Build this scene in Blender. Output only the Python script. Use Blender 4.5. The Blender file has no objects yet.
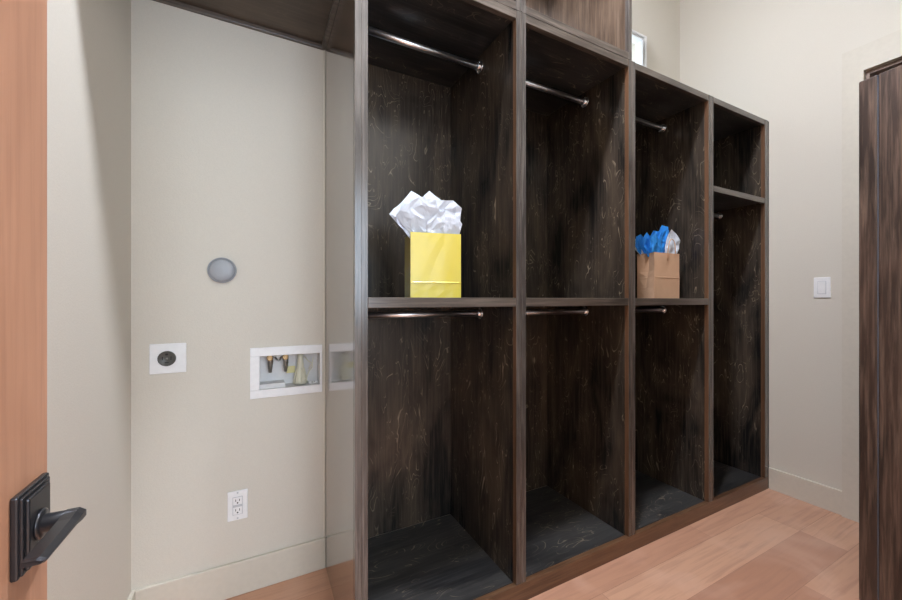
import bpy, bmesh, math, random
from mathutils import Vector, Matrix, noise
random.seed(7)
S = bpy.context.scene
C = S.collection
R = math.radians

# ------------------------------------------------------------ materials
def lin(c):
    return tuple(((v/255)/12.92 if v/255 <= .04045 else (((v/255)+.055)/1.055)**2.4) for v in c) + (1,)

def mat(name, col=(200,200,200), rough=.5, metal=0, spec=.5, coat=0, coat_rough=.1, ior=1.5, emit=None, estr=0, trans=0, bump=0, bscale=60, sub=0):
    m = bpy.data.materials.new(name); m.use_nodes = True
    nt = m.node_tree; b = nt.nodes['Principled BSDF']
    b.inputs['Base Color'].default_value = lin(col)
    b.inputs['Roughness'].default_value = rough
    b.inputs['Metallic'].default_value = metal
    b.inputs['Specular IOR Level'].default_value = spec
    b.inputs['Coat Weight'].default_value = coat
    b.inputs['Coat Roughness'].default_value = coat_rough
    b.inputs['IOR'].default_value = ior
    b.inputs['Transmission Weight'].default_value = trans
    if emit:
        b.inputs['Emission Color'].default_value = lin(emit)
        b.inputs['Emission Strength'].default_value = estr
    # every surface gets slight procedural variation of its colour
    tc = nt.nodes.new('ShaderNodeTexCoord'); n = nt.nodes.new('ShaderNodeTexNoise')
    n.inputs['Scale'].default_value = bscale; n.inputs['Detail'].default_value = 3
    nt.links.new(tc.outputs['Object'], n.inputs['Vector'])
    hs = nt.nodes.new('ShaderNodeMix'); hs.data_type = 'RGBA'
    hs.inputs[6].default_value = lin(tuple(v*.97 for v in col)); hs.inputs[7].default_value = lin(tuple(min(255, v*1.02) for v in col))
    nt.links.new(n.outputs['Fac'], hs.inputs[0]); nt.links.new(hs.outputs[2], b.inputs['Base Color'])
    if bump:
        bp = nt.nodes.new('ShaderNodeBump'); bp.inputs['Strength'].default_value = bump; bp.inputs['Distance'].default_value = .002
        nt.links.new(n.outputs['Fac'], bp.inputs['Height']); nt.links.new(bp.outputs[0], b.inputs['Normal'])
    return m

def wood(name, dark, mid, light, axis='Z', rough=.3, squig=.0, grain=1.0, spec=.5, coat=0, coat_rough=.1, bump=.15, figure=7.0, blotch=1.2):
    """stained wood: long fibres along one axis, blotches, and thin cathedral/rotary figure lines"""
    m = bpy.data.materials.new(name); m.use_nodes = True
    nt = m.node_tree; N = nt.nodes; L = nt.links; b = N['Principled BSDF']
    tc = N.new('ShaderNodeTexCoord')
    def mp(sc):
        k = N.new('ShaderNodeMapping'); v = [sc[0]]*3; v['XYZ'.index(axis)] = sc[1]
        k.inputs['Scale'].default_value = v; L.new(tc.outputs['Object'], k.inputs['Vector']); return k.outputs[0]
    def ns(vec, scale, detail=4, dist=0, rgh=.5):
        k = N.new('ShaderNodeTexNoise'); k.inputs['Scale'].default_value = scale; k.inputs['Detail'].default_value = detail
        k.inputs['Distortion'].default_value = dist; k.inputs['Roughness'].default_value = rgh; L.new(vec, k.inputs['Vector']); return k.outputs['Fac']
    def math_(op, a, c=None, d=None, clamp=False):
        k = N.new('ShaderNodeMath'); k.operation = op; k.use_clamp = clamp
        for i, v in enumerate((a, c, d)):
            if v is None: continue
            if isinstance(v, (int, float)): k.inputs[i].default_value = v
            else: L.new(v, k.inputs[i])
        return k.outputs[0]
    def mix(f, a, c):
        k = N.new('ShaderNodeMix'); k.data_type = 'RGBA'
        if isinstance(f, (int, float)): k.inputs[0].default_value = f
        else: L.new(f, k.inputs[0])
        for s, v in ((6, a), (7, c)):
            if isinstance(v, tuple): k.inputs[s].default_value = v
            else: L.new(v, k.inputs[s])
        return k.outputs[2]
    def ramp(v, lo, hi):
        k = N.new('ShaderNodeMapRange'); k.inputs[1].default_value = lo; k.inputs[2].default_value = hi; L.new(v, k.inputs[0]); return k.outputs[0]
    fib = ns(mp((90, 4)), 1, 5, .3, .65)
    blo = ns(mp((5*blotch, 1.6*blotch)), 1, 3, 1.0)
    base = mix(ramp(blo, .35, .68), lin(dark), lin(mid))
    base = mix(math_('MULTIPLY', ramp(fib, .45, .75), .55*grain), base, lin(light))
    if squig:
        fg = ns(mp((figure, figure*.32)), 1, 2.2, 1.4)
        w = math_('ABSOLUTE', math_('SUBTRACT', math_('FRACT', math_('MULTIPLY', fg, 11)), .5))
        line = ramp(w, .055, .0)
        msk = ramp(ns(mp((16, 9)), 1, 3, .5), .46, .60)
        msk2 = ramp(blo, .36, .6)
        f = math_('MULTIPLY', math_('MULTIPLY', line, msk), math_('MULTIPLY', msk2, squig))
        base = mix(f, base, lin((140, 128, 110)))
    L.new(base, b.inputs['Base Color'])
    b.inputs['Roughness'].default_value = rough; b.inputs['Specular IOR Level'].default_value = spec
    b.inputs['Coat Weight'].default_value = coat; b.inputs['Coat Roughness'].default_value = coat_rough
    bp = N.new('ShaderNodeBump'); bp.inputs['Strength'].default_value = bump; bp.inputs['Distance'].default_value = .001
    L.new(fib, bp.inputs['Height']); L.new(bp.outputs[0], b.inputs['Normal'])
    return m

M = {}
M['wall'] = mat('wall_paint', (214,208,196), .75, bump=.25, bscale=260, spec=.25)
M['trim'] = mat('trim_paint', (210,203,189), .5, spec=.35)
M['ceil'] = mat('ceiling_paint', (232,230,224), .85)
M['ply'] = wood('espresso_ply_vertical', (21,21,22), (76,66,56), (114,102,88), 'Z', .24, squig=1.7, figure=9.5, grain=.6, coat=.25, coat_rough=.3, bump=.12)
M['plyx'] = wood('espresso_ply_lengthwise', (28,28,29), (64,63,62), (100,97,94), 'X', .34, squig=1.8, figure=9, grain=.6, bump=.12)
M['side'] = wood('lacquered_end_panel', (60,48,38), (88,72,58), (104,88,72), 'Z', .16, grain=.3, coat=1, coat_rough=.12, bump=.015, spec=.9)
M['frame'] = wood('espresso_solid_vertical', (58,53,50), (86,79,74), (134,126,119), 'Z', .26, grain=1, coat=.6, coat_rough=.18, bump=.3)
M['framex'] = wood('espresso_solid_lengthwise', (64,56,50), (94,84,76), (140,128,118), 'X', .28, grain=1, coat=.5, coat_rough=.2, bump=.3)
M['under'] = wood('espresso_underside', (66,56,48), (92,80,68), (112,100,88), 'X', .4, squig=.25, grain=.5)
M['oak'] = wood('natural_oak_door', (176,128,100), (202,152,122), (148,102,78), 'Z', .42, grain=.7, bump=.2)
M['walnut'] = wood('dark_walnut_door', (50,38,32), (84,64,54), (136,112,96), 'Z', .38, grain=1.3, bump=.4)
M['black'] = mat('oil_rubbed_bronze', (50,50,54), .34, .6, coat=.3, coat_rough=.25)
M['chrome'] = mat('chrome', (240,244,250), .28, 1)
M['bright'] = mat('bright_chrome', (240,244,250), .1, 1)
M['plastic'] = mat('white_plastic', (240,240,240), .35)
M['plastic_d'] = mat('white_plastic_inset', (192,194,198), .4)
M['slot'] = mat('slot_black', (18,18,18), .6)
M['charcoal'] = mat('charcoal_plastic', (84,82,78), .4)
M['steel'] = mat('dull_steel', (150,148,142), .35, .9)
M['vent'] = mat('grey_vent_plastic', (158,161,166), .42)
M['brass'] = mat('brass', (186,158,118), .35, .9)
M['cream'] = mat('cream_pipe', (216,212,190), .4)
M['yellowtag'] = mat('pale_yellow_tag', (214,206,150), .6)
M['yellow'] = mat('yellow_gloss_paper', (212,192,48), .38, bump=.12, bscale=14, coat=.3, coat_rough=.25)
M['kraft'] = mat('kraft_paper', (204,164,132), .75, bump=.12, bscale=26)
M['kraftside'] = M['kraft']
M['tissue'] = mat('white_tissue', (212,220,232), .7, bump=.3, bscale=40)
M['blue'] = mat('blue_tissue', (44,144,232), .6, bump=.3, bscale=40)
M['seam'] = mat('painted_groove_highlight', (128,140,158), .35)  # bluish highlight of the door groove, put into the colour
M['glass'] = mat('window_glass', (245,248,250), .02, trans=1, ior=1.05, spec=.3)
M['lamp'] = mat('lit_diffuser', (255,255,255), .5, emit=(236,242,255), estr=1)

# floor: planks running along X
def floor_mat():
    m = bpy.data.materials.new('oak_floor_planks'); m.use_nodes = True
    nt = m.node_tree; N = nt.nodes; L = nt.links; b = N['Principled BSDF']
    tc = N.new('ShaderNodeTexCoord')
    br = N.new('ShaderNodeTexBrick'); br.offset = .37; br.offset_frequency = 3
    br.inputs['Scale'].default_value = 1; br.inputs['Brick Width'].default_value = 1.15; br.inputs['Row Height'].default_value = .165
    br.inputs['Mortar Size'].default_value = .0009; br.inputs['Mortar Smooth'].default_value = .3; br.inputs['Bias'].default_value = 0
    br.inputs['Color1'].default_value = lin((184,134,108)); br.inputs['Color2'].default_value = lin((220,174,144)); br.inputs['Mortar'].default_value = lin((160,114,92))
    L.new(tc.outputs['Object'], br.inputs['Vector'])
    mp = N.new('ShaderNodeMapping'); mp.inputs['Scale'].default_value = (2.2, 34, 1); L.new(tc.outputs['Object'], mp.inputs['Vector'])
    n = N.new('ShaderNodeTexNoise'); n.inputs['Scale'].default_value = 1.6; n.inputs['Detail'].default_value = 6; n.inputs['Distortion'].default_value = .8; L.new(mp.outputs[0], n.inputs['Vector'])
    n2 = N.new('ShaderNodeTexNoise'); n2.inputs['Scale'].default_value = 3.2; n2.inputs['Detail'].default_value = 2; n2.inputs['Distortion'].default_value = 1; L.new(tc.outputs['Object'], n2.inputs['Vector'])
    r1 = N.new('ShaderNodeMapRange'); r1.inputs[1].default_value = .46; r1.inputs[2].default_value = .72; r1.inputs[4].default_value = .5; L.new(n.outputs['Fac'], r1.inputs[0])
    mx = N.new('ShaderNodeMix'); mx.data_type = 'RGBA'; L.new(r1.outputs[0], mx.inputs[0]); L.new(br.outputs['Color'], mx.inputs[6]); mx.inputs[7].default_value = lin((166,122,102))
    r2 = N.new('ShaderNodeMapRange'); r2.inputs[1].default_value = .5; r2.inputs[2].default_value = .72; r2.inputs[4].default_value = .35; L.new(n2.outputs['Fac'], r2.inputs[0])
    mx2 = N.new('ShaderNodeMix'); mx2.data_type = 'RGBA'; L.new(r2.outputs[0], mx2.inputs[0]); L.new(mx.outputs[2], mx2.inputs[6]); mx2.inputs[7].default_value = lin((226,186,164))
    v = N.new('ShaderNodeTexVoronoi'); v.inputs['Scale'].default_value = 2.3; mp3 = N.new('ShaderNodeMapping'); mp3.inputs['Scale'].default_value = (1,1.7,1); L.new(tc.outputs['Object'], mp3.inputs['Vector']); L.new(mp3.outputs[0], v.inputs['Vector'])
    r3 = N.new('ShaderNodeMapRange'); r3.inputs[1].default_value = .035; r3.inputs[2].default_value = .008; L.new(v.outputs['Distance'], r3.inputs[0])
    mx3 = N.new('ShaderNodeMix'); mx3.data_type = 'RGBA'; L.new(r3.outputs[0], mx3.inputs[0]); L.new(mx2.outputs[2], mx3.inputs[6]); mx3.inputs[7].default_value = lin((110,70,52))
    L.new(mx3.outputs[2], b.inputs['Base Color'])
    b.inputs['Roughness'].default_value = .42
    bp = N.new('ShaderNodeBump'); bp.inputs['Strength'].default_value = .25; bp.inputs['Distance'].default_value = .0015
    inv = N.new('ShaderNodeMath'); inv.operation = 'SUBTRACT'; inv.inputs[0].default_value = 1; L.new(br.outputs['Fac'], inv.inputs[1])
    L.new(inv.outputs[0], bp.inputs['Height']); L.new(bp.outputs[0], b.inputs['Normal'])
    return m
M['floor'] = floor_mat()

# ------------------------------------------------------------ mesh helpers
def box(bm, x0, x1, y0, y1, z0, z1, bev=0.0, mi=0):
    vs = [bm.verts.new((x, y, z)) for x in (x0, x1) for y in (y0, y1) for z in (z0, z1)]
    q = [(0,1,3,2), (4,6,7,5), (0,4,5,1), (2,3,7,6), (0,2,6,4), (1,5,7,3)]
    fs = [bm.faces.new([vs[i] for i in f]) for f in q]
    for f in fs: f.material_index = mi
    if bev:
        es = list({e for f in fs for e in f.edges})
        bmesh.ops.bevel(bm, geom=es, offset=bev, segments=2, profile=.5, affect='EDGES')
    return bm

def cyl(bm, p0, p1, r0, r1=None, n=24, caps=True):
    p0 = Vector(p0); p1 = Vector(p1); r1 = r0 if r1 is None else r1
    d = (p1-p0).normalized(); a = d.orthogonal().normalized(); b = d.cross(a)
    A = []; B = []
    for i in range(n):
        t = 2*math.pi*i/n; o = a*math.cos(t)+b*math.sin(t)
        A.append(bm.verts.new(p0+o*r0)); B.append(bm.verts.new(p1+o*r1))
    for i in range(n):
        f = bm.faces.new((A[i], A[(i+1)%n], B[(i+1)%n], B[i])); f.smooth = True
    if caps:
        bm.faces.new(A[::-1]); bm.faces.new(B)
    return bm

def lathe(bm, c, axis, prof, n=40):
    """prof: (distance along axis, radius)"""
    c = Vector(c); d = Vector(axis).normalized(); a = d.orthogonal().normalized(); b = d.cross(a)
    rings = []
    for (h_, r) in prof:
        rings.append([bm.verts.new(c+d*h_+(a*math.cos(2*math.pi*i/n)+b*math.sin(2*math.pi*i/n))*max(r, 1e-5)) for i in range(n)])
    for A, B in zip(rings, rings[1:]):
        for i in range(n):
            f = bm.faces.new((A[i], A[(i+1)%n], B[(i+1)%n], B[i])); f.smooth = True
    bm.faces.new(rings[0][::-1]); bm.faces.new(rings[-1])
    return bm

def tube(bm, pts, r, n=10):
    pts = [Vector(p) for p in pts]; rings = []
    prev = None
    for i, p in enumerate(pts):
        d = (pts[min(i+1, len(pts)-1)]-pts[max(i-1, 0)]).normalized()
        a = d.orthogonal().normalized() if prev is None else (prev-d*prev.dot(d)).normalized()
        prev = a; b = d.cross(a)
        rings.append([bm.verts.new(p+(a*math.cos(2*math.pi*k/n)+b*math.sin(2*math.pi*k/n))*r) for k in range(n)])
    for A, B in zip(rings, rings[1:]):
        for k in range(n):
            f = bm.faces.new((A[k], A[(k+1)%n], B[(k+1)%n], B[k])); f.smooth = True
    bm.faces.new(rings[0][::-1]); bm.faces.new(rings[-1])
    return bm

def obj(name, bm, m, parent=None, label=None):
    bmesh.ops.recalc_face_normals(bm, faces=bm.faces)
    me = bpy.data.meshes.new(name); bm.to_mesh(me); bm.free()
    for k in (m if isinstance(m, (list, tuple)) else [m]): me.materials.append(k)
    o = bpy.data.objects.new(name, me); C.objects.link(o)
    if parent:
        o.parent = parent
        if parent.type == 'EMPTY': o.matrix_parent_inverse = parent.matrix_basis.inverted()
    if label: o['label'] = label
    return o

def thing(name, label, cat, loc=(0,0,0), rz=0, group=None):
    o = bpy.data.objects.new(name, None); C.objects.link(o); o.empty_display_size = .05
    o.location = loc; o.rotation_euler = (0, 0, rz); o['label'] = label; o['category'] = cat
    if group: o['group'] = group
    o.matrix_basis = Matrix.LocRotScale(Vector(loc), Matrix.Rotation(rz, 3, 'Z').to_quaternion(), None)
    return o

def tag(o, label, cat, group=None):
    o['label'] = label; o['category'] = cat
    if group: o['group'] = group
    return o

def struct(o):
    o['kind'] = 'structure'; return o

def bx(name, m, dims, parent=None, bev=.0012, label=None):
    return obj(name, box(bmesh.new(), *dims, bev=bev), m, parent, label)

def holed_wall(name, m, axis, face, back, u0, u1, v0, v1, holes):
    """a wall slab with rectangular openings; axis 'Y' = plane of constant y spanning x,z"""
    us = sorted({u0, u1, *[h[0] for h in holes], *[h[1] for h in holes]}); vs = sorted({v0, v1, *[h[2] for h in holes], *[h[3] for h in holes]})
    def solid(a, b):
        if a < 0 or b < 0 or a >= len(us)-1 or b >= len(vs)-1: return False
        cu = (us[a]+us[a+1])/2; cv = (vs[b]+vs[b+1])/2
        return not any(h[0] < cu < h[1] and h[2] < cv < h[3] for h in holes)
    bm = bmesh.new(); cache = {}
    def V(a, b, d):
        k = (a, b, d)
        if k not in cache:
            t = face if d == 0 else back
            cache[k] = bm.verts.new((us[a], t, vs[b]) if axis == 'Y' else (t, us[a], vs[b]))
        return cache[k]
    for a in range(len(us)-1):
        for b in range(len(vs)-1):
            if not solid(a, b): continue
            bm.faces.new([V(a,b,0), V(a+1,b,0), V(a+1,b+1,0), V(a,b+1,0)])
            bm.faces.new([V(a,b,1), V(a,b+1,1), V(a+1,b+1,1), V(a+1,b,1)])
            if not solid(a-1, b): bm.faces.new([V(a,b,0), V(a,b+1,0), V(a,b+1,1), V(a,b,1)])
            if not solid(a+1, b): bm.faces.new([V(a+1,b,0), V(a+1,b,1), V(a+1,b+1,1), V(a+1,b+1,0)])
            if not solid(a, b-1): bm.faces.new([V(a,b,0), V(a,b,1), V(a+1,b,1), V(a+1,b,0)])
            if not solid(a, b+1): bm.faces.new([V(a,b+1,0), V(a+1,b+1,0), V(a+1,b+1,1), V(a,b+1,1)])
    return struct(obj(name, bm, m))

# ------------------------------------------------------------ key dimensions (metres)
XL, XR = -.374, 2.665          # left / right wall faces
YW, YF = 1.618, 1.095          # back wall face, front plane of the closet
YN = -.14                      # unseen near wall, invented (camera stands in its doorway)
ZC = 3.45
ZT = 2.146                     # top of the lower cabinets
HALL = -2.6                    # far wall of the invented, unseen hall behind the camera

# ------------------------------------------------------------ room shell
struct(bx('floor', M['floor'], (-1.6, 3.6, HALL-.1, YW+.15, -.08, 0), bev=0))
struct(bx('ceiling', M['ceil'], (-1.6, 3.6, HALL-.1, YW+.15, ZC, ZC+.1), bev=0))
WBX = (.005, .238, .749, .890)                      # washer box recess opening in the wall
holed_wall('wall_back', M['wall'], 'Y', YW, YW+.13, XL-.12, XR+.12, 0, ZC, [WBX, (1.62, 2.280, 2.36, 2.834)])
struct(bx('wall_left', M['wall'], (XL-.12, XL, YN, YW, 0, ZC), bev=0))
holed_wall('wall_right', M['wall'], 'X', XR, XR+.12, YN, YW, 0, ZC, [(-.02, .705, 0, 2.225)])
holed_wall('wall_added_near', M['wall'], 'Y', YN, YN-.12, XL-.12, XR+.12, 0, ZC, [(-.245, .62, 0, 2.1)])
# unseen hall behind the camera, invented as a source of light and reflections
struct(bx('wall_added_hall_left', M['wall'], (-1.6, -1.5, HALL, YN-.12, 0, ZC), bev=0))
struct(bx('wall_added_hall_right', M['wall'], (3.4, 3.5, HALL, YN-.12, 0, ZC), bev=0))
holed_wall('wall_added_hall_far', M['wall'], 'Y', HALL, HALL-.12, -1.6, 3.6, 0, ZC, [(-.5, 1.7, .9, 2.5)])

# baseboards
def base_prof(name, pts_fn, segs):
    pass
def baseboard(name, x0, x1, y0, y1, z1):
    return struct(obj(name, box(bmesh.new(), x0, x1, y0, y1, 0, z1, bev=.003), M['trim']))
BH = .124
baseboard('baseboard_back', XL+.013, .2535, YW-.013, YW, BH)
baseboard('baseboard_left', XL, XL+.013, YN+.01, YW-.0005, BH)
baseboard('baseboard_right', XR-.013, XR, .782, YF-.001, BH)
# scribe bead of caulk between the nook wall and the end panel
struct(obj('trim_1', box(bmesh.new(), .247, .2535, YW-.006, YW, BH, 2.128, bev=.001), M['trim']))

# right opening: casing, jamb and recessed leaf
c_ = holed_wall('trim_2', M['trim'], 'X', XR-.022, XR-.0003, -.10, .782, 0, 2.350, [(-.022, .705, 0, 2.226)])
bm = bmesh.new()
box(bm, XR+.002, XR+.118, .690, .7045, 0, 2.2245, .001)
box(bm, XR+.002, XR+.118, -.0195, -.005, 0, 2.2245, .001)
box(bm, XR+.002, XR+.118, -.004, .689, 2.208, 2.2245, .001)
M['jamb'] = wood('jamb_wood', (112,90,78), (150,126,112), (170,148,134), 'Z', .35)
struct(obj('trim_3', bm, M['jamb']))
d3 = struct(bx('door_3', M['walnut'], (XR+.055, XR+.095, -.003, .687, .008, 2.204), bev=.002))

# window high on the back wall
wf = bmesh.new()
x0, x1, z0, z1 = 1.6205, 2.2795, 2.3605, 2.8335
for a in ((x0, x1, z1-.010, z1), (x0, x1, z0, z0+.010), (x0, x0+.010, z0+.0105, z1-.0105), (x1-.010, x1, z0+.0105, z1-.0105)):
    box(wf, a[0], a[1], YW+.004, YW+.060, a[2], a[3], .001)
win = struct(obj('window_1', wf, M['plastic']))
wc = bmesh.new()
for a in ((1.600, 2.298, 2.832, 2.845), (1.600, 2.298, 2.349, 2.362), (1.600, 1.620, 2.3625, 2.8315), (2.280, 2.298, 2.3625, 2.8315)):
    box(wc, a[0], a[1], YW-.006, YW+.0035, a[2], a[3], .001)
obj('window_casing', wc, M['plastic'], win)
bx('pane', M['glass'], (x0+.0105, x1-.0105, YW+.010, YW+.014, z0+.0105, z1-.0105), win, 0)
# unseen hall window, added for the fill light from behind
hf = bmesh.new()
for a in ((-.5, 1.7, 2.44, 2.5), (-.5, 1.7, .9, .96), (-.5, -.44, .9605, 2.4395), (1.64, 1.7, .9605, 2.4395), (.57, .63, .9605, 2.4395)):
    box(hf, a[0]+.001, a[1]-.001, HALL-.09, HALL-.03, a[2]+.0003, a[3]-.0003, .003)
struct(obj('added_hall_window', hf, M['plastic']))

# ------------------------------------------------------------ closet cabinets
SEAM = [.2733, .8545, 1.4595, 2.0665, 2.650]
ST = .0215         # stile width each side of a seam
ZS0, ZS1 = 1.076, 1.108
def rod(parent, xa, xb, z, y=1.340):
    r = obj('hanging_rod', cyl(bmesh.new(), (xa+.003, y, z), (xb-.003, y, z), .0125, n=28), M['chrome'], parent, 'polished chrome hanging rod')
    for s, xx in ((1, xa), (-1, xb)):
        b = bmesh.new()
        lathe(b, (xx+s*.0003, y, z), (s, 0, 0), [(0, .024), (.003, .024), (.0045, .021), (.0045, .0165), (.016, .0165), (.017, .0155), (.017, .0128)])
        for a in (90, 210, 330):
            cy = y+.0205*math.cos(R(a)); cz = z+.0205*math.sin(R(a))
            cyl(b, (xx+s*.003, cy, cz), (xx+s*.0062, cy, cz), .0032, n=10)
        obj('flange', b, M['bright'], r)
    return r

M['band'] = wood('warm_edge_banding', (84,60,42), (108,78,56), (136,104,80), 'Z', .3, grain=.8)
def stile(parent, x0, x1, y0, y1, z0, z1, bev):
    f = bmesh.new(); box(f, x0, x1, y0, y1, z0, z1, bev); f.normal_update()
    for q in f.faces:
        if abs(q.normal.x) > .9: q.material_index = 1
    return obj('frame_stile', f, [M['frame'], M['band']], parent)

def cabinet(i, label):
    xa, xb = SEAM[i]+.0004, SEAM[i+1]-.0004
    t = thing('closet_cabinet', label, 'cabinet', ((xa+xb)/2, YF, 0), group='open closet cabinets side by side')
    pt = .018
    la = ST if i else .0185          # left stile of the first bay is slimmer, the end panel completes it
    ra = ST if i < 3 else .035
    yb = YF+.0205
    # face frame: stiles full height with rails between
    stile(t, xa, xa+la, YF, yb-.0005, .0695, ZT, .0007)
    stile(t, xb-ra, xb, YF, yb-.0005, .0695, ZT, .0007)
    r = bmesh.new(); box(r, xa+la+.0003, xb-ra-.0003, YF+.0006, yb-.0005, 2.116, ZT, .0014)
    obj('frame_rail', r, M['framex'], t)
    zs = (ZS0, ZS1) if i < 3 else (1.660, 1.690)
    r = bmesh.new(); box(r, xa+la+.0003, xb-ra-.0003, YF+.0006, yb-.0005, zs[0], zs[1], .0014)
    obj('shelf_edge', r, M['framex'], t)
    xi, xo = xa+la, xb-ra
    bx('side_panel', M['ply'], (xa, xi, yb, YW-.001, .001, ZT-.002), t, .0006)
    bx('side_panel', M['ply'], (xo, xb, yb, YW-.001, .001, ZT-.002), t, .0006)
    bx('back_panel', M['ply'], (xi+.0002, xo-.0002, YW-.008, YW-.001, .0685, ZT-.002), t, 0)
    bx('top_panel', M['plyx'], (xi+.0002, xo-.0002, yb, YW-.0085, 2.122, ZT-.002), t, .0006)
    bx('bottom_panel', M['plyx'], (xi+.0002, xo-.0002, yb, YW-.0085, .050, .068), t, .0006)
    bx('shelf', M['plyx'], (xi+.0002, xo-.0002, yb, YW-.0085, zs[0]+.006, zs[1]-.0005), t, .0006)
    if i < 3:
        rod(t, xi, xo, 2.073); rod(t, xi, xo, 1.045)
    else:
        rod(t, xi, xo, 1.634)
    return t
cabinet(0, 'leftmost open closet cabinet, its middle shelf holding the yellow gift bag')
cabinet(1, 'second open closet cabinet from the left, completely empty, under the tall open cubby')
cabinet(2, 'third open closet cabinet, its middle shelf holding the brown paper bag')
cabinet(3, 'narrow rightmost closet cabinet with one high shelf, against the right wall')
fl = bx('filler_strip', M['ply'], (2.6505, XR-.0006, YF+.001, YF+.026, 0, ZT-.002), bev=.0008)
tag(fl, 'narrow dark wooden filler strip between the rightmost cabinet and the white wall', 'filler strip')
M['rail'] = wood('brown_base_rail', (84,58,40), (112,80,56), (138,106,80), 'X', .3, grain=1, coat=.4, coat_rough=.2, bump=.3)
o = bx('toe_rail', M['rail'], (SEAM[0]+.0004, 2.6495, YF-.001, YF+.0195, 0, .0685), bev=.0015)
tag(o, 'long brown wooden base rail along the floor under the closet cabinets', 'base rail')

# tall end panel next to the nook
e = thing('end_panel', 'tall glossy dark wooden end panel between the laundry nook and the closet', 'panel', (.264, 1.35, 0))
bx('panel', M['side'], (.2540, .2730, YF+.0205, YW-.0005, 0, 3.10), e, .0005)
bx('edge_strip', M['frame'], (.2540, .2735, YF, YF+.020, 0, 3.10), e, .0002)

# upper cubbies
def cubby(xa, xb, label):
    xa += .0004; xb -= .0004
    t = thing('upper_cubby', label, 'cabinet', ((xa+xb)/2, YF, ZT+.001), group='upper cubbies on top of the closet')
    z0, z1 = ZT+.0012, 3.10; la = .0185 if xa < .3 else ST; ra = ST if xb < 1.2 else .019; yb = YF+.0205
    f = bmesh.new(); box(f, xa, xa+la, YF, yb-.0005, z0, z1, .0014); obj('frame_stile', f, M['frame'], t); f = bmesh.new(); box(f, xb-ra, xb, YF, yb-.0005, z0, z1, .0014); obj('frame_stile', f, M['frame'], t)
    r = bmesh.new(); box(r, xa+la+.0003, xb-ra-.0003, YF+.0006, yb-.0005, z0, z0+.030, .0014); obj('frame_rail', r, M['framex'], t); r = bmesh.new(); box(r, xa+la+.0003, xb-ra-.0003, YF+.0006, yb-.0005, z1-.03, z1, .0014)
    obj('frame_rail', r, M['framex'], t)
    bx('side_panel', M['upper'], (xa, xa+la, yb, YW-.001, z0, z1), t, .0006)
    bx('side_panel', M['upper'], (xb-ra, xb, yb, YW-.001, z0, z1), t, .0006)
    bx('back_panel', M['upper'], (xa+la, xb-ra, YW-.008, YW-.001, z0, z1), t, 0)
    bx('bottom_panel', M['plyx'], (xa+la, xb-ra, yb, YW-.0085, z0, z0+.022), t, 0)
    bx('top_panel', M['plyx'], (xa+la, xb-ra, yb, YW-.0085, z1-.02, z1), t, 0)
    return t
M['upper'] = wood('upper_cubby_stained', (66,52,42), (100,82,68), (142,122,104), 'Z', .34, grain=1.1, bump=.3)
cubby(SEAM[0], SEAM[1], 'open upper cubby above the leftmost cabinet, only its lower corner in view')
cubby(SEAM[1], SEAM[2], 'tall open upper cubby above the second closet cabinet')

# overhead cabinet over the laundry nook
t = thing('overhead_cabinet', 'dark wooden cabinet hung over the laundry nook, seen from underneath', 'cabinet', (-.06, 1.09, 2.128))
xa, xb, ya, yb_ = XL+.0006, .2534, 1.075, YW-.0006
bm = bmesh.new()
box(bm, xa, xb, ya+.02, yb_, 2.142, 3.10, .0008)
obj('carcass', bm, M['under'], t)
bm = bmesh.new()
box(bm, xa, xb, yb_-.016, yb_, 2.128, 2.1418, .001)
box(bm, xa, xb, ya+.0205, ya+.040, 2.128, 2.1418, .001)
box(bm, xb-.016, xb, ya+.0405, yb_-.0165, 2.128, 2.1418, .001)
box(bm, xa, xa+.016, ya+.0405, yb_-.0165, 2.128, 2.1418, .001)
obj('bottom_lip', bm, M['framex'], t)
xm = (xa+xb)/2
for a, b in ((xa+.0006, xm-.001), (xm+.001, xb-.0006)):
    bm = bmesh.new(); box(bm, a, b, ya, ya+.0195, 2.128, 3.098, .002)
    obj('cabinet_door', bm, M['frame'], t)

# ------------------------------------------------------------ wall fittings in the nook
# dryer vent cap
v = thing('dryer_vent_cap', 'round grey plastic dryer vent cover on the nook wall', 'vent cover', (-.111, YW, 1.209))
obj('rim', lathe(bmesh.new(), (-.111, YW-.0004, 1.209), (0,-1,0), [(0,.046),(.006,.0465),(.012,.0462),(.0135,.0448),(.0125,.0430),(.009,.0425)]), M['vent'], v)
obj('cap', lathe(bmesh.new(), (-.111, YW-.0095, 1.209), (0,-1,0), [(0,.0422),(.004,.0415),(.0085,.034),(.0105,.020),(.0112,.001)]), M['vent'], v)

# dryer receptacle
r = thing('dryer_receptacle', 'square white wall plate with a round black dryer socket', 'socket', (-.272, YW, .896))
bx('cover_plate', M['plastic'], (-.3245, -.2195, YW-.006, YW-.0003, .8445, .9485), r, .0025)
obj('socket_face', lathe(bmesh.new(), (-.275, YW-.0062, .897), (0,-1,0), [(0,.0262),(.004,.0262),(.005,.0245),(.0035,.0235),(.0035,.001)]), M['charcoal'], r, 'round charcoal socket face')
for (dx, dz, w, h_) in ((-.012, .001, .003, .012), (.012, .001, .003, .012), (0, -.0135, .011, .003), (0, .0145, .008, .0065)):
    bm = bmesh.new(); box(bm, -.275+dx-w/2, -.275+dx+w/2, YW-.0104, YW-.0098, .897+dz-h_/2, .897+dz+h_/2, 0)
    obj('slot', bm, M['slot'], r)
obj('screw', lathe(bmesh.new(), (-.275, YW-.0098, .897), (0,-1,0), [(0,.0035),(.0015,.0033),(.002,.001)], 16), M['steel'], r, 'small steel centre screw')

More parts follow.
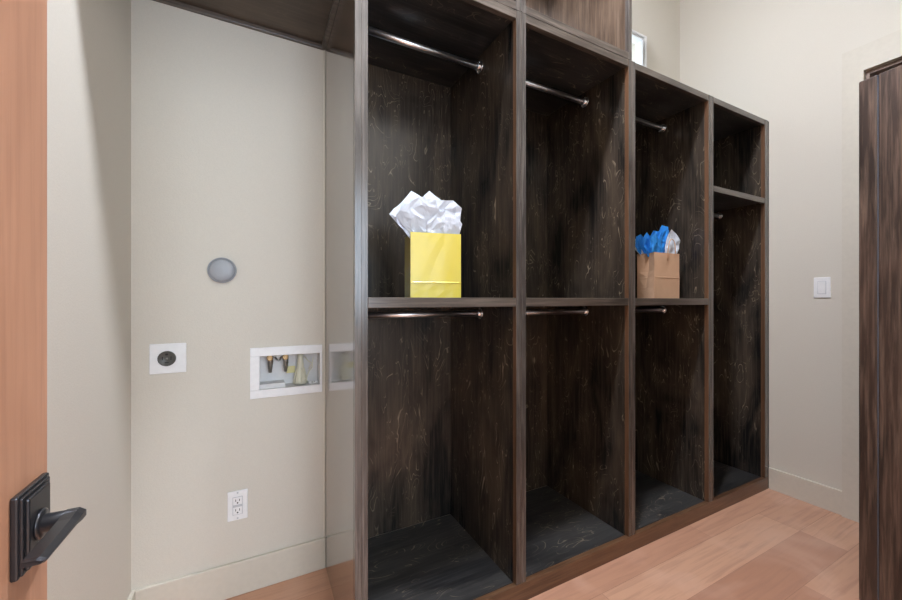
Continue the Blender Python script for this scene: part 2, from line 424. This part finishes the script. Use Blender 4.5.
# duplex outlet
c = (-.0615, .333)
r = thing('power_outlet', 'white double power outlet low on the nook wall', 'outlet', (c[0], YW, c[1]))
bx('cover_plate', M['plastic'], (c[0]-.033, c[0]+.033, YW-.006, YW-.0003, c[1]-.0545, c[1]+.0545), r, .0022)
ins = bx('receptacle', M['plastic_d'], (c[0]-.0165, c[0]+.0165, YW-.0078, YW-.0062, c[1]-.0335, c[1]+.0335), r, .0007)
for s in (1, -1):
    zc = c[1]+s*.018
    bx('socket_face', M['plastic'], (c[0]-.0145, c[0]+.0145, YW-.0088, YW-.0079, zc-.0135, zc+.0135), r, .0003)
    for dx in (-.0062, .0062): bx('slot', M['slot'], (c[0]+dx-.0011, c[0]+dx+.0011, YW-.0092, YW-.0089, zc-.001, zc+.007), r, 0)
    obj('ground_slot', cyl(bmesh.new(), (c[0], YW-.0089, zc-.0068), (c[0], YW-.0092, zc-.0068), .0027, n=14), M['slot'], r)
for s in (1, -1):
    obj('screw', lathe(bmesh.new(), (c[0], YW-.006, c[1]+s*.047), (0,-1,0), [(0,.003),(.0008,.0028),(.001,.001)], 14), M['plastic_d'], r)

# light switch on right wall
r = thing('light_switch', 'white rocker light switch on the right wall', 'switch', (XR, .863, 1.166))
bx('cover_plate', M['plastic'], (XR-.006, XR-.0003, .8295, .8965, 1.1115, 1.2205), r, .0025)
bx('switch_frame', M['plastic_d'], (XR-.0072, XR-.0061, .846, .880, 1.132, 1.200), r, .0004)
bm = bmesh.new(); box(bm, XR-.0105, XR-.0073, .848, .878, 1.134, 1.198, .0006)
for vv in bm.verts:
    if vv.co.z < 1.14 and vv.co.x < XR-.009: vv.co.x += .0022
obj('rocker', bm, M['plastic'], r)

# washer outlet box
wb = thing('washer_outlet_box', 'white recessed washing machine outlet box with two valves beside the end panel', 'outlet box', (.11, YW, .82))
bm = bmesh.new()
X0, X1, Z0, Z1 = -.021, .2405, .7235, .9175
hx0, hx1, hz0, hz1 = .0115, .2315, .755, .884
for a in ((X0, X1, hz1, Z1), (X0, X1, Z0, hz0), (X0, hx0, hz0+.0002, hz1-.0002), (hx1, X1, hz0+.0002, hz1-.0002)):
    box(bm, a[0], a[1], YW-.007, YW-.0004, a[2], a[3], .0015)
obj('faceplate', bm, M['plastic'], wb)
bm = bmesh.new()
i0, i1, k0, k1 = .0065, .2365, .7505, .8885; yb2 = YW+.085; th = .003
box(bm, i0, i1, yb2, yb2+th, k0, k1); box(bm, i0, i1, YW+.001, yb2-.0002, k0, k0+th); box(bm, i0, i1, YW+.001, yb2-.0002, k1-th, k1)
box(bm, i0, i0+th, YW+.001, yb2-.0002, k0+th+.0002, k1-th-.0002); box(bm, i1-th, i1, YW+.001, yb2-.0002, k0+th+.0002, k1-th-.0002)
box(bm, i0+th, i0+.095, YW+.018, yb2-.001, k0+th, k0+.020, .001)
M['recess'] = mat('recess_plastic', (222,220,218), .4)
obj('recess', bm, M['recess'], wb)
for xx in (.050, .106):
    yv = YW+.045
    b = bmesh.new()
    cyl(b, (xx, yv, .884), (xx, yv, .868), .0085, n=20); cyl(b, (xx, yv, .868), (xx, yv, .844), .0105, n=6)
    lathe(b, (xx, yv, .846), (0,0,-1), [(0,.0085),(.006,.0095),(.007,.008),(.012,.0095),(.013,.0075),(.019,.0085),(.020,.0068),(.034,.0062),(.036,.004)], 20)
    vb = obj('valve', b, M['steel'], wb, 'dull steel shut-off valve')
    b = bmesh.new(); lathe(b, (xx-.002, yv-.009, .872), (0,-1,0), [(0,.008),(.010,.008),(.011,.0115),(.018,.0115),(.0195,.010),(.0195,.0045),(.017,.004)], 20)
    obj('valve_knob', b, M['brass'], vb, 'brass valve knob')
b = bmesh.new(); box(b, .062, .094, YW+.040, YW+.048, .868, .878, .001); tube(b, [(.068, YW+.036, .872), (.073, YW+.028, .862), (.079, YW+.026, .858), (.085, YW+.028, .862), (.090, YW+.036, .872)], .003, 8)
obj('crossbar', b, M['steel'], wb)
b = bmesh.new()
lathe(b, (.162, YW+.046, .884), (0,0,-1), [(0,.012),(.030,.0115),(.062,.0135),(.090,.018),(.112,.024),(.127,.026)], 28)
for a in range(0, 360, 45):
    ca, sa = math.cos(R(a)), math.sin(R(a))
    tube(b, [(.162+.014*ca, YW+.046+.014*sa, .822), (.162+.028*ca, YW+.046+.028*sa, .757)], .0022, 6)
obj('drain_pipe', b, M['cream'], wb, 'cream funnel-shaped drain fitting')
b = bmesh.new()
box(b, .110, .143, YW+.060, YW+.062, .800, .828, .0003)
obj('tag_card', b, M['yellowtag'], wb)
b = bmesh.new()
tube(b, [(.176, YW+.03, .868), (.190, YW+.026, .850), (.206, YW+.028, .838), (.207, YW+.03, .822), (.194, YW+.03, .806), (.186, YW+.03, .785), (.178, YW+.03, .760)], .0022, 8)
tube(b, [(.210, YW+.03, .862), (.206, YW+.028, .838), (.192, YW+.026, .815)], .0018, 8)
obj('cable', b, M['cream'], wb)
for (x_, r_) in ((.198,.006),(.213,.0045),(.222,.005)):
    b = bmesh.new(); bmesh.ops.create_icosphere(b, subdivisions=2, radius=r_, matrix=Matrix.Translation((x_, YW+.03, .7545+r_*.8)))
    obj('plaster_crumb', b, M['plastic'], wb)

# ------------------------------------------------------------ doors
# oak door standing open on the left
DX = -.200
d1 = thing('door_1', 'natural oak door standing open at the left edge of the picture', 'door', (DX-.02, YN, 0)); d1['kind'] = 'structure'
for k in ('label', 'category'): pass
bm = bmesh.new()
box(bm, DX-.040, DX, .391, .5610, .008, 2.06, .0012)     # lock stile
box(bm, DX-.040, DX, -.1300, .0200, .008, 2.06, .0012)
box(bm, DX-.040, DX, .0205, .3905, .008, .22, .001); box(bm, DX-.040, DX, .0205, .3905, 1.90, 2.06, .001)
box(bm, DX-.030, DX-.010, .0205, .3905, .2205, 1.8995, 0)
obj('door_leaf', bm, M['oak'], d1)
yc, zc = .5140, .8800
bm = bmesh.new()
for (x_a, x_b, y_a, y_b, hz, bv) in ((.0001,.006,.4885,.5490,.0385,.0018),(.0055,.0085,.4905,.5430,.0360,.0010),(.0080,.0118,.4935,.5350,.0335,.0018)):
    box(bm, DX+x_a, DX+x_b, y_a, y_b, zc-hz, zc+hz, bv)
hd = obj('door_handle', bm, M['black'], d1, 'black lever handle on a rectangular stepped rose')
bm = bmesh.new()
lathe(bm, (DX+.0119, yc, zc), (1,0,0), [(0,.0140),(.0015,.0140),(.003,.0118),(.003,.0085),(.026,.0078),(.0275,.007)], 28)
obj('spindle_neck', bm, M['black'], hd)
# lever: flat bar running back along the door, chamfered at the neck end
bm = bmesh.new()
x0_, x1_ = DX+.0290, DX+.0440
prof = [(yc+.008, .0062), (yc+.005, .0082), (yc-.004, .0082), (yc-.016, .0060), (yc-.076, .0046), (yc-.080, .0034)]
rings = []
for (y_, hh) in prof:
    inset = .004 if y_ > yc+.007 else (.0015 if y_ < yc-.079 else 0)
    a, b = x0_+inset*.3, x1_-inset
    rings.append([bm.verts.new(p) for p in ((a, y_, zc+.004-hh), (b-.002, y_, zc+.004-hh), (b, y_, zc+.006-hh), (b, y_, zc+.001+hh*.3), (b-.005, y_, zc+.003+hh*.5), (a, y_, zc+.003+hh*.5))])
for A, B in zip(rings, rings[1:]):
    for k in range(6): bm.faces.new((A[k], A[(k+1)%6], B[(k+1)%6], B[k]))
bm.faces.new(rings[0][::-1]); bm.faces.new(rings[-1])
obj('lever', bm, M['black'], hd)
obj('latch_plate', box(bmesh.new(), DX-.032, DX-.008, .5611, .5618, zc-.028, zc+.028, 0), M['black'], d1)

# dark door standing open on the right
A = Vector((1.943, .532)); D = Vector((-.123, -.992)).normalized(); Nn = Vector((D.y, -D.x)) # Nn points to room side or back
if Nn.x > 0: Nn = -Nn
d2 = thing('door_2', 'dark brown wooden door standing open at the right edge of the picture', 'door', (A.x, A.y, 0)); d2['kind'] = 'structure'
def leafbox(bm, s0, s1, z0, z1, n0=0, n1=.040, bev=.0035):
    b2 = bmesh.new(); box(b2, s0, s1, -n1, -n0, z0, z1, bev)
    for v_ in b2.verts:
        p = A + D*v_.co.x + Nn*v_.co.y
        v_.co = Vector((p.x, p.y, v_.co.z))
    me = bpy.data.meshes.new('tmp'); b2.to_mesh(me); b2.free(); bm.from_mesh(me); bpy.data.meshes.remove(me)
ZD = 1.893
bm = bmesh.new(); leafbox(bm, 0, .0500, .008, ZD, bev=.006); obj('edge_board', bm, M['walnut'], d2)
bm = bmesh.new()
for k, (a, b) in enumerate(((.0515, .19), (.1915, .330), (.3315, .47), (.4715, .645))): leafbox(bm, a, b, .008, ZD, bev=.004)
leafbox(bm, .04, .60, .02, ZD-.02, .010, .030, 0)
obj('door_boards', bm, M['walnut'], d2)

bm = bmesh.new(); leafbox(bm, .0502, .0513, .010, ZD-.004, n0=.0006, n1=.036, bev=0); obj('groove_highlight', bm, M['seam'], d2, 'painted blue-grey highlight along the groove between the boards')  # groove highlight painted as a thin pale strip

# ------------------------------------------------------------ gift bags
def bag(name, label, loc, rz, w, dpt, h, m, fold, gusset, mname):
    """open-topped paper bag, local x = width, y = depth (front at 0), walls with thickness"""
    t = thing(name, label, 'gift bag', loc, rz)
    bm = bmesh.new(); th = .0012
    rows = [(0, 0.0, 0.0), (fold*.5, .0005, .25), (fold-.002, .0012, .5), (fold, .0032, .55), (fold+.003, .0010, .6), (h*.6, 0, .9), (h*.85, 0, 1.0), (h, -.0005, 1.0)]
    outer = []; inner = []
    for (z, push, gs) in rows:
        g = gusset*gs; k = 0
        flare = .0
        pts = []
        n = 6
        for a in range(n+1): pts.append((w*a/n, -push*(1 if 0 < a < n else .6) + .0005*math.sin(a*2.1+z*60)*(0 < a < n)))
        pts.append((w+.000 - g, dpt*.5)); 
        for a in range(n+1): pts.append((w*(n-a)/n, dpt))
        pts.append((g, dpt*.5))
        outer.append([bm.verts.new((x, y, z)) for x, y in pts])
        cx, cy = w/2, dpt/2
        inner.append([bm.verts.new((x+(th if x < cx else -th), y+(th if y < cy else -th), max(z, .0015))) for x, y in pts])
    K = len(outer[0])
    for A_, B_ in zip(outer, outer[1:]):
        for k in range(K): bm.faces.new((A_[k], A_[(k+1)%K], B_[(k+1)%K], B_[k]))
    for A_, B_ in zip(inner, inner[1:]):
        for k in range(K): bm.faces.new((A_[(k+1)%K], A_[k], B_[k], B_[(k+1)%K]))
    for k in range(K): bm.faces.new((outer[-1][k], outer[-1][(k+1)%K], inner[-1][(k+1)%K], inner[-1][k]))
    bm.faces.new(outer[0][::-1]); bm.faces.new(inner[0])
    # moved straight into the thing's frame
    W = t.matrix_basis
    for v_ in bm.verts: v_.co = W @ v_.co
    obj(mname, bm, m, t)
    return t, W

def sheet(W, outline, seed, thick=.0006, n=5, amp=.008):
    """crumpled tissue sheet in flat crisp facets: outline = bottom-left, bottom-right, then top edge points left..right (local x,y,z)"""
    rnd = random.Random(seed)
    bl, br, top = Vector(outline[0]), Vector(outline[1]), [Vector(p) for p in outline[2]]
    m_ = (len(top)-1)*2
    bm = bmesh.new(); G = []
    for j in range(n+1):
        v_ = j/n; row = []
        for i in range(m_+1):
            u_ = i/m_; k = min(i//2, len(top)-2); T = top[k].lerp(top[k+1], (i-2*k)/2)
            B = bl.lerp(br, u_)
            p = B.lerp(T, v_)
            edge = (i in (0, m_)) or j == n
            q = .4 if edge else 1
            p += Vector((rnd.uniform(-1, 1)*amp*.55*q, rnd.uniform(-1, 1)*amp*q, rnd.uniform(-1, 1)*amp*.5*q*(j < n)))
            row.append(bm.verts.new(p))
        G.append(row)
    for j in range(n):
        for i in range(m_):
            q = (G[j][i], G[j][i+1], G[j+1][i+1], G[j+1][i])
            if rnd.random() < .5: bm.faces.new((q[0], q[1], q[2])); bm.faces.new((q[0], q[2], q[3]))
            else: bm.faces.new((q[0], q[1], q[3])); bm.faces.new((q[1], q[2], q[3]))
    # soften the creases a little: one smooth subdivision with wrinkle noise
    bmesh.ops.subdivide_edges(bm, edges=bm.edges[:], cuts=2, smooth=.35, use_grid_fill=True)
    for v_ in bm.verts:
        c_ = v_.co
        v_.co = c_ + Vector((0, noise.noise(c_*70+Vector((seed, 0, 0)))*amp*.28, noise.noise(c_*55+Vector((0, seed, 3)))*amp*.15))
    for v_ in bm.verts: v_.co = W @ v_.co
    bmesh.ops.recalc_face_normals(bm, faces=bm.faces)
    bmesh.ops.solidify(bm, geom=bm.faces[:], thickness=thick)
    return bm

def merge(bms):
    o = bms[0]
    for b in bms[1:]:
        me = bpy.data.meshes.new('tmp'); b.to_mesh(me); b.free(); o.from_mesh(me); bpy.data.meshes.remove(me)
    return o

SH = ZS1+.0006
yb1, W1 = bag('gift_bag', 'yellow paper gift bag stuffed with white tissue on the leftmost cabinet shelf', (.4665, 1.200, SH), R(-11.7), .180, .128, .224, M['yellow'], .052, .010, 'paper_bag')
H1 = .224
sh = [
    sheet(W1, ((.015,.085,.205), (.168,.085,.205), [(-.030,.075,.300),(.005,.09,.360),(.040,.085,.352),(.085,.095,.396),(.125,.085,.365),(.170,.08,.335)]), 1, amp=.008),
    sheet(W1, ((.010,.05,.205), (.150,.055,.205), [(-.068,.045,.290),(-.050,.05,.310),(-.02,.055,.338),(.012,.06,.380),(.070,.06,.352),(.15,.06,.32)]), 2, amp=.008),
    sheet(W1, ((.012,.030,.205), (.170,.025,.205), [(-.048,.012,.280),(-.022,.0,.310),(.03,.005,.345),(.09,.0,.338),(.15,.0,.342),(.186,.01,.318)]), 3, amp=.008),
    sheet(W1, ((.06,.012,.205), (.172,.014,.205), [(.060,.008,.262),(.095,.0,.295),(.125,.002,.306),(.160,.002,.298),(.188,.012,.262)]), 4, amp=.005),
]
obj('tissue_paper', merge(sh), M['tissue'], yb1, 'crumpled white tissue paper')

yb2_, W2 = bag('gift_bag', 'brown paper gift bag with blue and white tissue on the third cabinet shelf', (1.742, 1.184, SH), R(-3), .188, .097, .228, M['kraft'], .104, .024, 'paper_bag')
sh = [
    sheet(W2, ((.020,.085,.21), (.12,.085,.21), [(-.040,.075,.262),(-.030,.08,.315),(.01,.085,.330),(.05,.08,.300),(.10,.08,.355),(.15,.08,.352)]), 5, amp=.006),
    sheet(W2, ((.018,.05,.21), (.14,.055,.21), [(-.034,.03,.258),(-.030,.035,.310),(.000,.04,.332),(.045,.04,.300),(.090,.04,.350),(.125,.05,.380),(.170,.05,.374),(.176,.05,.345)]), 6, amp=.006),
    sheet(W2, ((.018,.020,.21), (.12,.02,.21), [(-.014,.010,.255),(-.012,.006,.310),(.018,.006,.326),(.045,.01,.292),(.070,.01,.318),(.110,.02,.350),(.150,.03,.352)]), 7, amp=.005),
]
obj('blue_tissue', merge(sh), M['blue'], yb2_, 'crumpled bright blue tissue paper')
sh = [
    sheet(W2, ((.085,.010,.21), (.176,.010,.21), [(.088,.006,.258),(.105,.004,.315),(.132,.004,.350),(.172,.006,.332),(.212,.010,.300),(.192,.010,.246)]), 8, amp=.005),
    sheet(W2, ((.11,.040,.21), (.176,.040,.21), [(.12,.03,.300),(.150,.032,.340),(.180,.035,.322),(.204,.038,.290)]), 9, amp=.005),
    sheet(W2, ((.016,.080,.21), (.06,.085,.21), [(-.056,.088,.270),(-.054,.090,.310),(-.03,.092,.312),(.0,.09,.29)]), 10, amp=.003),
]
obj('white_tissue', merge(sh), M['tissue'], yb2_, 'crumpled white tissue paper')
pts = [W2 @ Vector(p) for p in ((.094,-.0035,.190),(.095,-.0035,.228),(.098,-.005,.262),(.106,-.006,.288),(.120,-.006,.300),(.136,-.006,.294),(.146,-.006,.274),(.150,-.005,.245),(.152,-.0035,.228))]
b = bmesh.new(); tube(b, pts, .0022, 8); obj('handle', b, M['kraftside'], yb2_, 'twisted paper handle')
tg = bmesh.new()

# ------------------------------------------------------------ ceiling light (out of frame), added hall fill lights and sky
LX_, LY_, LZ_ = .66, .66, 3.36
cl = thing('ceiling_light', 'round flush ceiling light above the closet room', 'light', (LX_, LY_, ZC))
obj('housing', lathe(bmesh.new(), (LX_, LY_, ZC-.0005), (0,0,-1), [(0,.14),(.05,.14),(.062,.135)]), M['plastic'], cl)
M['lamp'].node_tree.nodes['Principled BSDF'].inputs['Emission Strength'].default_value = 335
obj('diffuser', lathe(bmesh.new(), (LX_, LY_, ZC-.0632), (0,0,-1), [(0,.105),(.012,.103),(.020,.08),(.023,.04),(.024,.001)]), M['lamp'], cl)

def area(name, loc, rot, sx, sy, power, col):
    L = bpy.data.lights.new(name, 'AREA'); L.shape = 'RECTANGLE'; L.size = sx; L.size_y = sy; L.energy = power; L.color = col
    o = bpy.data.objects.new(name, L); C.objects.link(o); o.location = loc; o.rotation_euler = rot; return o
area('added_window_fill', (.6, HALL-.02, 1.7), (R(90), 0, 0), 2.1, 1.5, 36, (.62, .80, 1.0))  # added cool fill, placed at the unseen hall window
area('added_hall_fill', (.9, -1.3, ZC-.03), (0, 0, 0), 1.2, .8, 27, (1, .88, .76))  # added warm fill from the unseen hall

w = bpy.data.worlds.new('sky'); S.world = w; w.use_nodes = True
bg = w.node_tree.nodes['Background']; bg.inputs[0].default_value = (.84, .92, 1, 1); bg.inputs[1].default_value = 1.6

# ------------------------------------------------------------ camera: 15 mm lens, level
cd = bpy.data.cameras.new('camera'); cd.lens = 15.0; cd.sensor_width = 36; cd.clip_start = .02; cd.shift_y = 0
cam = bpy.data.objects.new('camera', cd); C.objects.link(cam)
cam.location = (0, 0, 1.10); cam.rotation_euler = (R(90), 0, R(62.6-90))
S.camera = cam
S.view_settings.view_transform = 'Standard'; S.view_settings.look = 'None'
S.view_settings.exposure = 1.15; S.view_settings.gamma = 1; S.view_settings.use_curve_mapping = False
